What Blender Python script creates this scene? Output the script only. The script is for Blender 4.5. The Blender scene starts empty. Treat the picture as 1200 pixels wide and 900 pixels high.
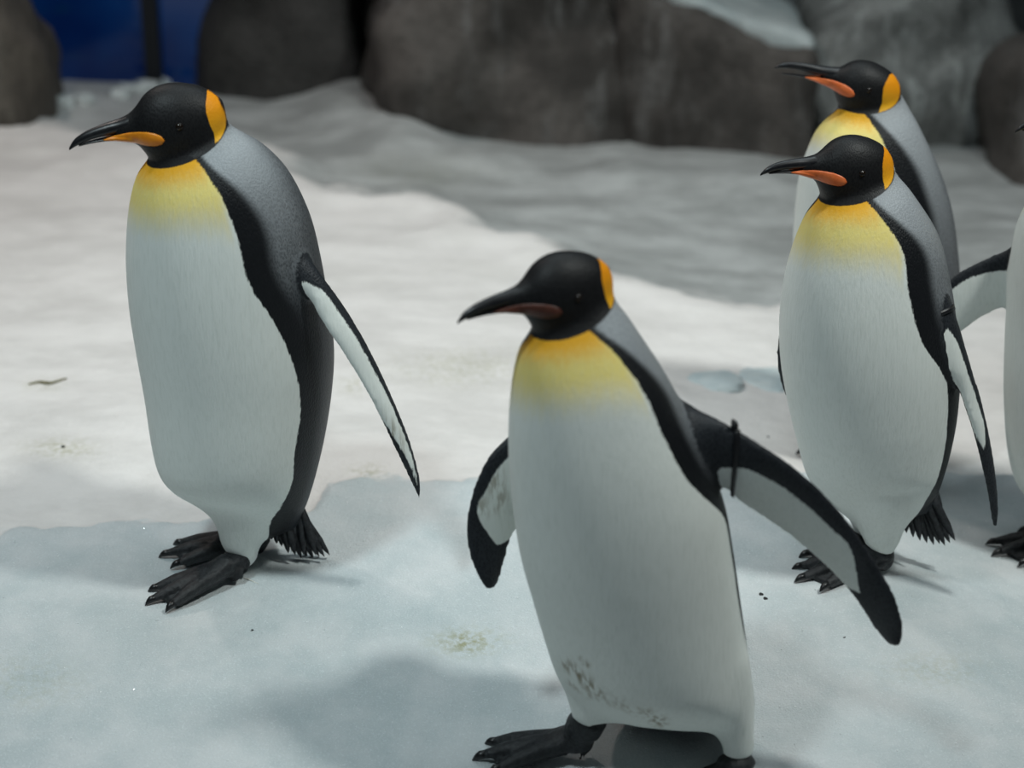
import bpy, bmesh, math, random
import numpy as np
from mathutils import Vector, Matrix
from mathutils.bvhtree import BVHTree

random.seed(4)
rng = np.random.default_rng(4)
scn = bpy.context.scene
C = scn.collection

# ------------------------------------------------------------------ camera
F = 2333.0                      # focal length in pixels of the 1200x900 frame
PITCH = math.radians(22.0)
HC = 1.62
CAM = np.array([0.0, 0.0, HC])
FWD = np.array([0.0, math.cos(PITCH), -math.sin(PITCH)])
UPV = np.array([0.0, math.sin(PITCH), math.cos(PITCH)])
cam = bpy.data.cameras.new('camera')
cam.sensor_width = 36.0
cam.lens = F * 36.0 / 1200.0
cam.clip_start = 0.05
cam.dof.use_dof = True
cam.dof.focus_distance = 3.12
cam.dof.aperture_fstop = 2.3
co = bpy.data.objects.new('camera', cam)
co.location = CAM
co.rotation_euler = (math.pi / 2 - PITCH, 0, 0)
C.objects.link(co)
scn.camera = co

# ------------------------------------------------------------------ light
w = bpy.data.worlds.new('world')
scn.world = w
w.use_nodes = True
w.node_tree.nodes['Background'].inputs[0].default_value = (0.50, 0.60, 0.66, 1)
w.node_tree.nodes['Background'].inputs[1].default_value = 0.10

def area(name, loc, target, size, power, col, sy=None):
    l = bpy.data.lights.new(name, 'AREA')
    l.energy = power
    l.color = col
    l.size = size
    if sy:
        l.shape = 'RECTANGLE'
        l.size_y = sy
    o = bpy.data.objects.new(name, l)
    o.location = loc
    o.rotation_euler = (Vector(target) - Vector(loc)).to_track_quat('-Z', 'Y').to_euler()
    C.objects.link(o)
    return o

def spot(name, loc, target, power, col, ang, rad, blend=0.8):
    l = bpy.data.lights.new(name, 'SPOT')
    l.energy = power
    l.color = col
    l.spot_size = math.radians(ang)
    l.spot_blend = blend
    l.shadow_soft_size = rad
    o = bpy.data.objects.new(name, l)
    o.location = loc
    o.rotation_euler = (Vector(target) - Vector(loc)).to_track_quat('-Z', 'Y').to_euler()
    C.objects.link(o)
    return o

# the enclosure's ceiling spots, all above the frame; the birds' shadows on the snow give their sides
spot('ceiling_spot_right_offscreen', (2.05, 1.8, 4.2), (0.25, 3.9, 0.2), 500, (0.95, 1.0, 0.96), 58, 0.24, 1.0)
spot('ceiling_spot_rear_left_offscreen', (-2.2, 5.0, 4.1), (-0.4, 4.4, 0.1), 185, (1.0, 0.88, 0.81), 70, 0.15, 1.0)
spot('ceiling_spot_front_left_offscreen', (-1.5, 1.0, 4.1), (-0.50, 3.15, 0.40), 330, (0.82, 0.97, 1.0), 44, 0.25, 1.0)
area('overhead_fill_offscreen', (0.3, 4.0, 4.1), (0.3, 4.0, 0), 2.6, 44, (0.84, 0.97, 1.0), 1.6)  # broad soft fill light added overhead, not a known fixture

scn.view_settings.view_transform = 'Standard'
scn.view_settings.look = 'None'
scn.view_settings.gamma = 1.0
scn.view_settings.use_curve_mapping = False
scn.view_settings.exposure = -0.18

# ------------------------------------------------------------------ pixels to positions
def ray(px, py):
    return np.array([(px - 600.0) / F, 0, 0]) - UPV * ((py - 450.0) / F) + FWD

def at_depth(px, py, zc):
    return CAM + ray(px, py) * zc

def on_plane(px, py, Y):
    d = ray(px, py)
    return CAM + d * (Y / d[1])

def to_px(P):
    P = np.asarray(P, float) - CAM
    z = P @ FWD
    z = np.where(z < 0.05, 0.05, z)
    return 600.0 + F * P[..., 0] / z, 450.0 - F * (P @ UPV) / z, z

# ------------------------------------------------------------------ numpy noise
def _hash(ix, iy, iz, seed):
    h = (ix.astype(np.int64) * 374761393 + iy.astype(np.int64) * 668265263 + iz.astype(np.int64) * 2147483647 + seed * 974711)
    h = (h ^ (h >> 13)) * 1274126177
    h = h & 0x7fffffff
    return ((h ^ (h >> 16)) & 0xffff) / 65535.0

def vnoise(P, seed=0):
    P = np.asarray(P, float)
    i = np.floor(P)
    f = P - i
    f = f * f * (3 - 2 * f)
    i = i.astype(np.int64)
    r = 0
    for dx in (0, 1):
        for dy in (0, 1):
            for dz in (0, 1):
                wgt = ((f[:, 0] if dx else 1 - f[:, 0]) * (f[:, 1] if dy else 1 - f[:, 1]) * (f[:, 2] if dz else 1 - f[:, 2]))
                r = r + wgt * _hash(i[:, 0] + dx, i[:, 1] + dy, i[:, 2] + dz, seed)
    return r * 2 - 1

def fbm(P, oct=4, seed=0, gain=0.5):
    a, r = 1.0, 0
    P = np.asarray(P, float)
    for k in range(oct):
        r = r + a * vnoise(P * 2.03 ** k + 7.3 * k, seed + k)
        a *= gain
    return r

def sstep(a, b, x):
    t = np.clip((x - a) / (b - a), 0, 1)
    return t * t * (3 - 2 * t)

# ------------------------------------------------------------------ materials
def new_mat(name):
    m = bpy.data.materials.new(name)
    m.use_nodes = True
    nt = m.node_tree
    b = nt.nodes['Principled BSDF']
    return m, nt, b

class NB:
    """small node builder"""
    def __init__(s, nt):
        s.nt = nt
    def n(s, typ, **kw):
        nd = s.nt.nodes.new(typ)
        for k, v in kw.items():
            setattr(nd, k, v)
        return nd
    def put(s, sock, v):
        if hasattr(v, 'is_output'):
            s.nt.links.new(v, sock)
        else:
            sock.default_value = v
    def attr(s, name):
        return s.n('ShaderNodeAttribute', attribute_name=name).outputs['Fac']
    def math(s, op, a, b=0.0, c=0.0, clamp=False):
        nd = s.n('ShaderNodeMath', operation=op, use_clamp=clamp)
        s.put(nd.inputs[0], a); s.put(nd.inputs[1], b); s.put(nd.inputs[2], c)
        return nd.outputs[0]
    def mix(s, f, a, b):
        nd = s.n('ShaderNodeMix', data_type='RGBA')
        s.put(nd.inputs[0], f)
        s.put(nd.inputs[6], a if hasattr(a, 'is_output') else (*a, 1))
        s.put(nd.inputs[7], b if hasattr(b, 'is_output') else (*b, 1))
        return nd.outputs[2]
    def step(s, x, lo, hi):
        nd = s.n('ShaderNodeMapRange', interpolation_type='SMOOTHSTEP')
        s.put(nd.inputs[0], x); s.put(nd.inputs[1], lo); s.put(nd.inputs[2], hi)
        nd.inputs[3].default_value = 0; nd.inputs[4].default_value = 1
        return nd.outputs[0]
    def coord(s, scale=(1, 1, 1), rot=(0, 0, 0)):
        tc = s.n('ShaderNodeTexCoord')
        mp = s.n('ShaderNodeMapping')
        mp.inputs['Scale'].default_value = scale
        mp.inputs['Rotation'].default_value = rot
        s.nt.links.new(tc.outputs['Object'], mp.inputs[0])
        return mp.outputs[0]
    def noise(s, vec, scale, detail=4, rough=0.5):
        nd = s.n('ShaderNodeTexNoise')
        s.put(nd.inputs['Vector'], vec)
        nd.inputs['Scale'].default_value = scale
        nd.inputs['Detail'].default_value = detail
        nd.inputs['Roughness'].default_value = rough
        return nd.outputs['Fac']
    def voro(s, vec, scale, out='Distance', feature='F1'):
        nd = s.n('ShaderNodeTexVoronoi', feature=feature)
        s.put(nd.inputs['Vector'], vec)
        nd.inputs['Scale'].default_value = scale
        return nd.outputs[out]
    def bump(s, h, strength, dist, normal=None):
        nd = s.n('ShaderNodeBump')
        nd.inputs['Strength'].default_value = strength
        nd.inputs['Distance'].default_value = dist
        s.put(nd.inputs['Height'], h)
        if normal is not None:
            s.put(nd.inputs['Normal'], normal)
        return nd.outputs[0]

def mat_plumage():
    m, nt, b = new_mat('plumage')
    k = NB(nt)
    fv = k.coord((1, 1, 0.22))
    fine = k.noise(fv, 420, 3, 0.6)            # fine feather fibres
    mid = k.noise(fv, 120, 3, 0.6)
    nz = k.math('SUBTRACT', fine, 0.5)
    nm = k.math('SUBTRACT', mid, 0.5)
    jit = k.math('ADD', k.math('MULTIPLY', nz, 0.006), k.math('MULTIPLY', nm, 0.005))
    # dark back, silver tipped feathers
    sc = k.voro(k.coord((1, 1, 0.5)), 380)
    tip = k.step(sc, 0.15, 0.75)
    silver = k.attr('silver')
    back = k.mix(k.math('MULTIPLY', silver, k.math('ADD', k.math('MULTIPLY', k.math('MULTIPLY', tip, k.math('ADD', 0.5, mid)), k.math('SUBTRACT', 1.15, silver)), k.math('ADD', 0.22, k.math('MULTIPLY', silver, 0.62))), clamp=True), (0.010, 0.012, 0.016), (0.43, 0.455, 0.48))
    back = k.mix(k.math('MULTIPLY', tip, 0.30), back, (0.022, 0.026, 0.032))
    # black band beside the white
    white = k.math('ADD', k.attr('white'), jit)
    band = k.attr('band')
    col = k.mix(band, back, (0.008, 0.009, 0.011))
    # white front, yellow to orange towards the throat
    yel = k.math('ADD', k.attr('yellow'), k.math('MULTIPLY', nm, 0.16))
    front = k.mix(k.step(yel, 0.0, 0.62), (0.86, 0.89, 0.85), (0.90, 0.745, 0.25))
    front = k.mix(k.step(yel, 0.62, 1.0), front, (0.85, 0.42, 0.02))
    streak = k.noise(k.coord((1, 1, 0.12)), 260, 3, 0.65)
    front = k.mix(k.math('MULTIPLY', k.step(streak, 0.42, 0.72), k.math('SUBTRACT', 0.24, k.math('MULTIPLY', yel, 0.22)), clamp=True), front, (0.62, 0.66, 0.60))
    soil = k.math('MULTIPLY', k.attr('soil'), k.step(mid, 0.42, 0.62))
    front = k.mix(soil, front, (0.16, 0.11, 0.03))
    col = k.mix(k.step(white, -0.0015, 0.0015), col, front)
    # black hood with orange ear patch
    hood = k.math('ADD', k.attr('hood'), k.math('MULTIPLY', jit, 0.25))
    hcol = k.mix(tip, (0.006, 0.006, 0.007), (0.012, 0.012, 0.013))
    patch = k.math('ADD', k.attr('patch'), k.math('MULTIPLY', jit, 0.18))
    pcol = k.mix(k.step(k.attr('patchfade'), 0.0, 1.0), (0.86, 0.30, 0.006), (0.86, 0.44, 0.02))
    hcol = k.mix(k.step(patch, -0.0006, 0.0008), hcol, pcol)
    col = k.mix(k.step(hood, -0.001, 0.001), col, hcol)
    nt.links.new(col, b.inputs['Base Color'])
    b.inputs['Roughness'].default_value = 0.55
    b.inputs['Specular IOR Level'].default_value = 0.25
    isw = k.step(white, -0.002, 0.002)
    rough = k.math('ADD', k.math('MULTIPLY', isw, 0.18), 0.5)
    nt.links.new(rough, b.inputs['Roughness'])
    h = k.math('ADD', k.math('MULTIPLY', fine, 0.5), k.math('MULTIPLY', k.math('MULTIPLY', tip, k.math('SUBTRACT', 1.0, isw)), 0.6))
    h = k.math('ADD', h, k.math('ADD', k.math('MULTIPLY', mid, 0.5), k.math('MULTIPLY', k.math('MULTIPLY', streak, isw), 1.2)))
    h = k.math('MULTIPLY', h, k.math('SUBTRACT', 1.0, k.math('MULTIPLY', k.step(hood, -0.001, 0.001), 0.6)))
    nt.links.new(k.bump(h, 0.3, 0.0024), b.inputs['Normal'])
    return m

def mat_simple(name, col, rough, spec=0.5, nscale=0, ncol=None, bump=0.0, bdist=0.002, coat=0):
    m, nt, b = new_mat(name)
    k = NB(nt)
    b.inputs['Roughness'].default_value = rough
    b.inputs['Specular IOR Level'].default_value = spec
    b.inputs['Coat Weight'].default_value = coat
    if nscale:
        n = k.noise(k.coord(), nscale, 5, 0.6)
        nt.links.new(k.mix(k.step(n, 0.35, 0.68), col, ncol or col), b.inputs['Base Color'])
        if bump:
            nt.links.new(k.bump(n, bump, bdist), b.inputs['Normal'])
    else:
        b.inputs['Base Color'].default_value = (*col, 1)
    return m

def mat_floor():
    m, nt, b = new_mat('snow_and_ice')
    k = NB(nt)
    v = k.coord()
    big = k.noise(v, 2.2, 5, 0.6)
    med = k.noise(v, 9, 5, 0.6)
    streak = k.noise(k.coord((1.0, 1.9, 1.0), (0, 0, 0.35)), 3.4, 7, 0.68)
    grain = k.noise(v, 330, 2, 0.7)
    grain2 = k.noise(v, 90, 3, 0.6)
    wob = k.math('MULTIPLY', k.math('SUBTRACT', med, 0.5), 0.5)
    front = k.step(k.math('ADD', k.attr('front'), wob), -0.05, 0.05)
    rear = k.step(k.math('ADD', k.attr('rear'), wob), -0.25, 0.25)
    snow = k.mix(k.step(streak, 0.35, 0.7), (0.82, 0.785, 0.765), (0.67, 0.64, 0.62))
    snow = k.mix(k.math('MULTIPLY', k.step(big, 0.55, 0.75), 0.25), snow, (0.64, 0.63, 0.57))
    slush = k.mix(k.step(med, 0.3, 0.7), (0.52, 0.575, 0.59), (0.65, 0.675, 0.685))
    slush = k.mix(k.math('MULTIPLY', k.step(grain, 0.5, 0.75), 0.55), slush, (0.80, 0.85, 0.87))
    slush = k.mix(k.math('MULTIPLY', k.step(big, 0.5, 0.7), 0.3), slush, (0.47, 0.54, 0.555))
    wet = k.mix(k.step(streak, 0.36, 0.66), (0.34, 0.35, 0.345), (0.54, 0.555, 0.55))
    col = k.mix(rear, snow, wet)
    col = k.mix(front, col, slush)
    alg = k.attr('algae')
    col = k.mix(k.math('MULTIPLY', alg, k.step(k.math('ADD', grain2, k.math('MULTIPLY', med, 0.4)), 0.55, 0.9)), col, (0.30, 0.29, 0.12))
    nt.links.new(col, b.inputs['Base Color'])
    nt.links.new(k.math('SUBTRACT', 0.75, k.math('MULTIPLY', rear, 0.3)), b.inputs['Roughness'])
    b.inputs['Specular IOR Level'].default_value = 0.4
    b.inputs['Subsurface Weight'].default_value = 0.0
    h = k.math('ADD', k.math('MULTIPLY', grain, k.math('ADD', 0.25, k.math('MULTIPLY', front, 0.6))), k.math('MULTIPLY', grain2, 0.8))
    h = k.math('ADD', h, k.math('MULTIPLY', med, 1.2))
    nt.links.new(k.bump(h, 0.5, 0.006), b.inputs['Normal'])
    return m

def mat_rock(name, c1, c2, c3, scale=3.0):
    m, nt, b = new_mat(name)
    k = NB(nt)
    v = k.coord()
    a = k.noise(v, scale, 8, 0.65)
    s = k.noise(k.coord((2.5, 2.5, 0.45)), scale * 1.3, 6, 0.65)
    f = k.noise(v, scale * 14, 5, 0.7)
    col = k.mix(k.step(a, 0.36, 0.64), c1, c2)
    col = k.mix(k.math('MULTIPLY', k.step(s, 0.52, 0.72), 0.75), col, c3)
    col = k.mix(k.math('MULTIPLY', k.step(f, 0.45, 0.7), 0.6), col, c1)
    nt.links.new(col, b.inputs['Base Color'])
    b.inputs['Roughness'].default_value = 0.7
    h = k.math('ADD', k.math('MULTIPLY', a, 1.0), k.math('MULTIPLY', f, 0.35))
    nt.links.new(k.bump(h, 0.8, 0.03), b.inputs['Normal'])
    return m

M = {}
M['plumage'] = mat_plumage()
M['foot'] = mat_simple('black_foot_skin', (0.010, 0.011, 0.013), 0.5, 0.4, 160, (0.028, 0.03, 0.033), 0.8, 0.003)
M['claw'] = mat_simple('claw_horn', (0.008, 0.008, 0.009), 0.35)
M['bill'] = mat_simple('bill_horn', (0.006, 0.006, 0.008), 0.33, 0.5, 60, (0.016, 0.016, 0.018), 0.1)
M['plate_orange'] = mat_simple('bill_plate_orange', (0.80, 0.24, 0.012), 0.35, 0.4, 90, (0.87, 0.31, 0.02))
M['plate_coral'] = mat_simple('bill_plate_coral', (0.72, 0.15, 0.04), 0.38, 0.4, 90, (0.80, 0.20, 0.06))
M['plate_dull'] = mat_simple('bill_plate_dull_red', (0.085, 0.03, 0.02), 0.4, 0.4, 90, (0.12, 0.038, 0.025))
M['eye'] = mat_simple('eye_dark', (0.010, 0.006, 0.004), 0.15, 0.45)
M['tail'] = mat_simple('tail_feather', (0.010, 0.011, 0.013), 0.55, 0.4, 140, (0.035, 0.038, 0.043), 0.6)
M['band_dark'] = mat_simple('band_dark_plastic', (0.008, 0.008, 0.010), 0.4)
M['band_pale'] = mat_simple('band_pale_plastic', (0.30, 0.24, 0.22), 0.45)
M['floor'] = mat_floor()
M['rock'] = mat_rock('brown_grey_rock', (0.040, 0.035, 0.031), (0.13, 0.115, 0.105), (0.22, 0.215, 0.21))
M['rock_dark'] = mat_rock('dark_rock', (0.026, 0.025, 0.024), (0.058, 0.055, 0.052), (0.085, 0.082, 0.078))
M['rock_warm'] = mat_rock('warm_rock', (0.05, 0.042, 0.034), (0.13, 0.11, 0.09), (0.17, 0.155, 0.13))
M['rock_pale'] = mat_rock('frosted_rock', (0.13, 0.135, 0.13), (0.36, 0.37, 0.36), (0.60, 0.63, 0.62), 4.0)
M['rock_wet'] = mat_rock('wet_rock', (0.04, 0.043, 0.043), (0.085, 0.09, 0.09), (0.16, 0.17, 0.17))
M['ice'] = mat_simple('ledge_ice', (0.40, 0.46, 0.47), 0.45, 0.5, 6, (0.58, 0.63, 0.63), 0.5, 0.01)
M['wall'] = mat_simple('dark_backing', (0.03, 0.035, 0.04), 0.9, 0.3, 3, (0.05, 0.055, 0.06))
M['frame'] = mat_simple('window_frame_dark', (0.006, 0.008, 0.012), 0.6)

# ------------------------------------------------------------------ object helpers
def mesh_np(name, V, Fc, mat, parent=None, smooth=True):
    me = bpy.data.meshes.new(name)
    me.from_pydata(np.asarray(V, float).tolist(), [], [list(map(int, f)) for f in Fc] if not isinstance(Fc, np.ndarray) else Fc.tolist())
    me.update()
    if smooth:
        me.polygons.foreach_set('use_smooth', [True] * len(me.polygons))
    me.materials.append(mat)
    o = bpy.data.objects.new(name, me)
    C.objects.link(o)
    if parent is not None:
        o.parent = parent
    return o

def set_attr(me, name, arr):
    a = me.attributes.new(name, 'FLOAT', 'POINT')
    a.data.foreach_set('value', np.asarray(arr, np.float32))

def tag(o, label, cat, group=None, kind=None):
    o['label'] = label
    o['category'] = cat
    if group: o['group'] = group
    if kind: o['kind'] = kind
    return o

def ring_loft(rings):
    """rings: (n, m, 3) -> closed verts, quads/tris"""
    n, m = rings.shape[:2]
    V = rings.reshape(-1, 3)
    fs = []
    for i in range(n - 1):
        for j in range(m):
            a, b = i * m + j, i * m + (j + 1) % m
            fs.append((a, b, b + m)); fs.append((a, b + m, a + m))
    c0 = len(V)
    V = np.vstack([V, rings[0].mean(0), rings[-1].mean(0)])
    for j in range(m):
        fs.append((c0, (j + 1) % m, j))
        fs.append((c0 + 1, (n - 1) * m + j, (n - 1) * m + (j + 1) % m))
    return V, np.array(fs)

def cat_rom(P, n):
    """smooth resample of control rows P (k,d) by chord length"""
    P = np.asarray(P, float)
    k = len(P)
    Q = np.vstack([2 * P[0] - P[1], P, 2 * P[-1] - P[-2]])
    t = np.linspace(0, k - 1 - 1e-6, n)
    i = t.astype(int)
    f = (t - i)[:, None]
    p0, p1, p2, p3 = Q[i], Q[i + 1], Q[i + 2], Q[i + 3]
    return 0.5 * (2 * p1 + (p2 - p0) * f + (2 * p0 - 5 * p1 + 4 * p2 - p3) * f ** 2 + (3 * p1 - p0 - 3 * p2 + p3) * f ** 3)

def voxel_fuse(V, Fc, voxel):
    me = bpy.data.meshes.new('tmp')
    me.from_pydata(V.tolist(), [], Fc.tolist())
    bm = bmesh.new(); bm.from_mesh(me)
    bm.to_mesh(me); bm.free()
    o = bpy.data.objects.new('tmp', me)
    C.objects.link(o)
    md = o.modifiers.new('r', 'REMESH')
    md.mode = 'VOXEL'
    md.voxel_size = voxel
    dg = bpy.context.evaluated_depsgraph_get()
    em = bpy.data.meshes.new_from_object(o.evaluated_get(dg))
    bpy.data.objects.remove(o)
    bpy.data.meshes.remove(me)
    return em

def mesh_arrays(me):
    V = np.empty(len(me.vertices) * 3); me.vertices.foreach_get('co', V)
    E = np.empty(len(me.edges) * 2, int); me.edges.foreach_get('vertices', E)
    return V.reshape(-1, 3), E.reshape(-1, 2)

def lap_smooth(V, E, it, wgt):
    deg = np.bincount(E.ravel(), minlength=len(V)).astype(float)[:, None]
    for _ in range(it):
        S = np.zeros_like(V)
        for d in range(3):
            S[:, d] = np.bincount(E[:, 0], V[E[:, 1], d], len(V)) + np.bincount(E[:, 1], V[E[:, 0], d], len(V))
        V = V + (S / deg - V) * wgt
    return V

# ------------------------------------------------------------------ terrain
def tps_fit(P, z):
    n = len(P)
    d = np.linalg.norm(P[:, None] - P[None], axis=2)
    K = np.where(d > 0, d ** 2 * np.log(d + 1e-9), 0) + np.eye(n) * 1e-4
    A = np.zeros((n + 3, n + 3))
    A[:n, :n] = K; A[:n, n] = 1; A[:n, n + 1:] = P; A[n, :n] = 1; A[n + 1:, :n] = P.T
    return np.linalg.solve(A, np.concatenate([z, np.zeros(3)]))

FEET = [at_depth(262, 672, 3.30), at_depth(770, 905, 2.92), at_depth(1005, 672, 3.35), at_depth(1240, 655, 3.55), at_depth(1025, 530, 3.85)]
ctrl = [tuple(p) for p in FEET] + [(-2.2, 3.2, .10), (2.4, 3.0, .0), (0, 2.2, -.05), (-2.2, 2.0, .0), (2.2, 2.0, -.05),
        (-1.0, 4.2, .15), (0.2, 4.1, .12), (-1.6, 6.2, .15), (0, 5.6, .10), (1.6, 5.6, .08), (0, 8.5, .10), (-4, 8.5, .10), (4, 8.5, .10),
        (-5, 2, .05), (5, 2, -.05), (-5, 0, .0), (5, 0, -.05)]
TP = np.array([c[:2] for c in ctrl]); TW = tps_fit(TP, np.array([c[2] for c in ctrl]))

EDGE_F = np.array([(-900, 640), (0, 622), (60, 612), (110, 607), (240, 600), (330, 612), (365, 603), (385, 578), (430, 562), (470, 560), (560, 556), (700, 550), (900, 548), (1000, 545), (1200, 562), (2200, 590)], float)
EDGE_R = np.array([(-900, 120), (0, 150), (100, 172), (220, 160), (300, 172), (380, 214), (480, 232), (560, 262), (640, 290), (740, 322), (900, 360), (1100, 330), (1200, 290), (2200, 250)], float)

BANKS = [(-0.50, 6.15, 0.16, 0.35, 0.09), (-0.32, 5.75, 0.12, 0.25, 0.07), (-0.10, 5.55, 0.14, 0.15, 0.03), (0.32, 5.45, 0.12, 0.15, 0.025), (0.62, 5.35, 0.18, 0.14, 0.03), (-1.45, 5.9, 0.25, 0.3, 0.06), (1.5, 5.0, 0.3, 0.2, 0.03)]

def terrain(x, y):
    x = np.atleast_1d(np.asarray(x, float)); y = np.atleast_1d(np.asarray(y, float))
    Q = np.stack([x, y], 1)
    z = np.full(len(x), TW[-3]) + Q @ TW[-2:]
    for i in range(len(TP)):
        d2 = ((Q - TP[i]) ** 2).sum(1)
        z = z + TW[i] * 0.5 * d2 * np.log(d2 + 1e-12)
    P3 = np.stack([x, y, np.zeros_like(x)], 1)
    px, py, _ = to_px(np.stack([x, y, z], 1))
    jag = fbm(P3 * 9, 6, 3, 0.6) * 9
    f = (py + jag - np.interp(px, EDGE_F[:, 0], EDGE_F[:, 1]))
    jag2 = fbm(P3 * 5, 4, 8) * 14
    r = (np.interp(px, EDGE_R[:, 0], EDGE_R[:, 1]) - py + jag2)
    front = np.where(y > 0.6, f / 60.0, 1.0)
    rear = np.where(y > 0.6, r / 60.0, -1.0)
    z = z + 0.010 * sstep(-0.05, 0.12, front) - 0.045 * sstep(-0.15, 0.6, rear) + 0.02 * np.exp(-((rear + 0.25) / 0.25) ** 2)
    for (mx_, my_, rx_, ry_, hh_) in BANKS:
        z = z + hh_ * np.exp(-((x - mx_) / rx_) ** 2 - ((y - my_) / ry_) ** 2)
    z = z + fbm(P3 * np.array([1.6, 2.6, 1]), 3, 21) * 0.016 + fbm(P3 * 14, 3, 31) * 0.0020 * (1 + 1.0 * sstep(0, 1, rear))
    z = z + fbm(P3 * 60, 2, 37) * 0.0008
    return z, front, rear

def ground_at(px, py):
    d = ray(px, py)
    t = np.linspace(2.2, 9.5, 1500)
    P = CAM + t[:, None] * d
    z, _, _ = terrain(P[:, 0], P[:, 1])
    i = np.argmax(P[:, 2] < z)
    return P[i]

def gz(x, y):
    return float(terrain([x], [y])[0][0])

xs = np.concatenate([np.linspace(-6, -1.8, 60)[:-1], np.arange(-1.8, 1.8, 0.0095), np.linspace(1.8, 6, 60)])
ys = np.concatenate([np.linspace(-0.5, 2.3, 45)[:-1], np.arange(2.3, 4.2, 0.0095), np.arange(4.2, 7.4, 0.02), np.linspace(7.4, 9.5, 25)])
XX, YY = np.meshgrid(xs, ys)
zz, fr, re = terrain(XX.ravel(), YY.ravel())
GV = np.stack([XX.ravel(), YY.ravel(), zz], 1)
ny, nx = XX.shape
idx = np.arange(ny * nx).reshape(ny, nx)
GF = np.stack([idx[:-1, :-1], idx[:-1, 1:], idx[1:, 1:], idx[1:, :-1]], -1).reshape(-1, 4)
floor = mesh_np('floor', GV, GF, M['floor'])
floor['kind'] = 'structure'
floor['label'] = 'uneven snow and wet ice floor of the enclosure'
set_attr(floor.data, 'front', fr)
set_attr(floor.data, 'rear', re)
gpx, gpy, _ = to_px(GV)
alg = np.zeros(len(GV))
for (ax, ay, rx, ry, s) in [(548, 752, 34, 14, .9), (52, 450, 26, 8, .4), (540, 430, 90, 22, .35), (70, 525, 40, 12, .5), (1095, 785, 60, 20, .25), (420, 452, 22, 10, .5), (30, 800, 60, 30, .25), (490, 200, 80, 20, .2), (430, 552, 20, 8, .5)]:
    alg = np.maximum(alg, s * np.exp(-(((gpx - ax) / rx) ** 2 + ((gpy - ay) / ry) ** 2)))
set_attr(floor.data, 'algae', np.where(GV[:, 1] > 1, alg, 0))

# ------------------------------------------------------------------ rocks, back wall, tank window
def rock(name, pts, mat, label, amp=0.05, freq=3.0, voxel=0.035, seed=1, cat='rock', parent=None):
    bm = bmesh.new()
    for p in pts:
        bm.verts.new(p)
    bmesh.ops.convex_hull(bm, input=bm.verts)
    me = bpy.data.meshes.new('h'); 
    bmesh.ops.triangulate(bm, faces=bm.faces)
    loose = [v for v in bm.verts if not v.link_faces]
    bmesh.ops.delete(bm, geom=loose, context='VERTS')
    bm.to_mesh(me); bm.free()
    V, _ = mesh_arrays(me)
    Fc = np.array([list(p.vertices) for p in me.polygons])
    bpy.data.meshes.remove(me)
    em = voxel_fuse(V, Fc, voxel)
    V, E = mesh_arrays(em)
    V = lap_smooth(V, E, 4, 0.5)
    em.vertices.foreach_set('co', V.ravel()); em.update()
    N = np.empty(len(em.vertices) * 3); em.vertices.foreach_get('normal', N); N = N.reshape(-1, 3)
    r = fbm(V * freq, 5, seed * 11, 0.55)
    ridge = 1 - np.abs(fbm(V * freq * 0.7 + 5, 3, seed * 17))
    V = V + N * (amp * (r * 0.8 + (ridge - 0.7) * 0.8))[:, None]
    em.vertices.foreach_set('co', V.ravel()); em.update()
    em.polygons.foreach_set('use_smooth', [True] * len(em.polygons))
    em.materials.append(mat)
    em.name = name
    o = bpy.data.objects.new(name, em)
    C.objects.link(o)
    if parent is not None:
        o.parent = parent; o['label'] = label
    else:
        tag(o, label, cat)
    return o

def prism(base_px, depth, top_h, lean=0.0, sink=0.15):
    """hull points: front foot line given in pixels on the ground, carried back by depth and up by top_h (per point)"""
    out = []
    for i, (px, py) in enumerate(base_px):
        g = ground_at(px, py)
        h = top_h[i] if hasattr(top_h, '__len__') else top_h
        g0 = g - np.array([0, 0, sink])
        t = g + np.array([0, lean, h])
        for p in (g0, t):
            out.append(p); out.append(p + np.array([0, depth, 0]))
    return out

rock('rock_ledge', prism([(432, 112), (470, 136), (520, 156), (640, 166), (745, 168)], 0.8, [1.0, 1.1, 1.1, 0.95, 0.80], lean=0.10), M['rock'],
     'broad brown grey rock face rising from the snow behind the penguins', 0.075, 3.4, seed=3)
ledge = rock('rock_ledge', prism([(715, 166), (800, 176), (880, 184), (952, 190)], 0.7, [0.50, 0.42, 0.36, 0.31], lean=0.06), M['rock'],
     'low brown rock ledge with a pale icy top beside the rock face', 0.035, 3.0, seed=5)
rock('rock_boulder', prism([(206, 98), (250, 116), (330, 112), (420, 96)], 0.6, [0.05, 0.28, 0.95, 0.95], lean=0.14), M['rock_dark'],
     'nearly black boulder between the blue tank window and the rock face', 0.05, 2.5, seed=7)
rock('rock_boulder', prism([(-140, 140), (-60, 150), (10, 150), (46, 136)], 0.35, [0.95, 0.55, 0.27, 0.14], lean=0.04), M['rock_warm'],
     'warm brown boulder beside the blue tank window', 0.04, 3.0, seed=9)
rock('rock_boulder', prism([(962, 182), (1020, 186), (1090, 178), (1150, 172), (1180, 160)], 0.6, [0.34, 0.42, 0.46, 0.44, 0.40], lean=0.10), M['rock_pale'],
     'pale frosted rock behind the two penguins standing close together', 0.06, 4.0, seed=11)
rock('rock_boulder', prism([(1165, 205), (1195, 222), (1290, 225), (1360, 200)], 0.35, [0.24, 0.34, 0.40, 0.3], lean=0.10), M['rock'],
     'angular dark edged brown rock in front of the frosted rock', 0.025, 4.0, seed=13)
rock('rock_boulder', prism([(985, 98), (1060, 94), (1200, 90), (1420, 86)], 0.7, [0.26, 0.42, 0.68, 0.8], lean=0.15), M['rock_wet'],
     'tall dark wet rock behind the pale frosted rock', 0.06, 2.5, seed=15)

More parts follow.
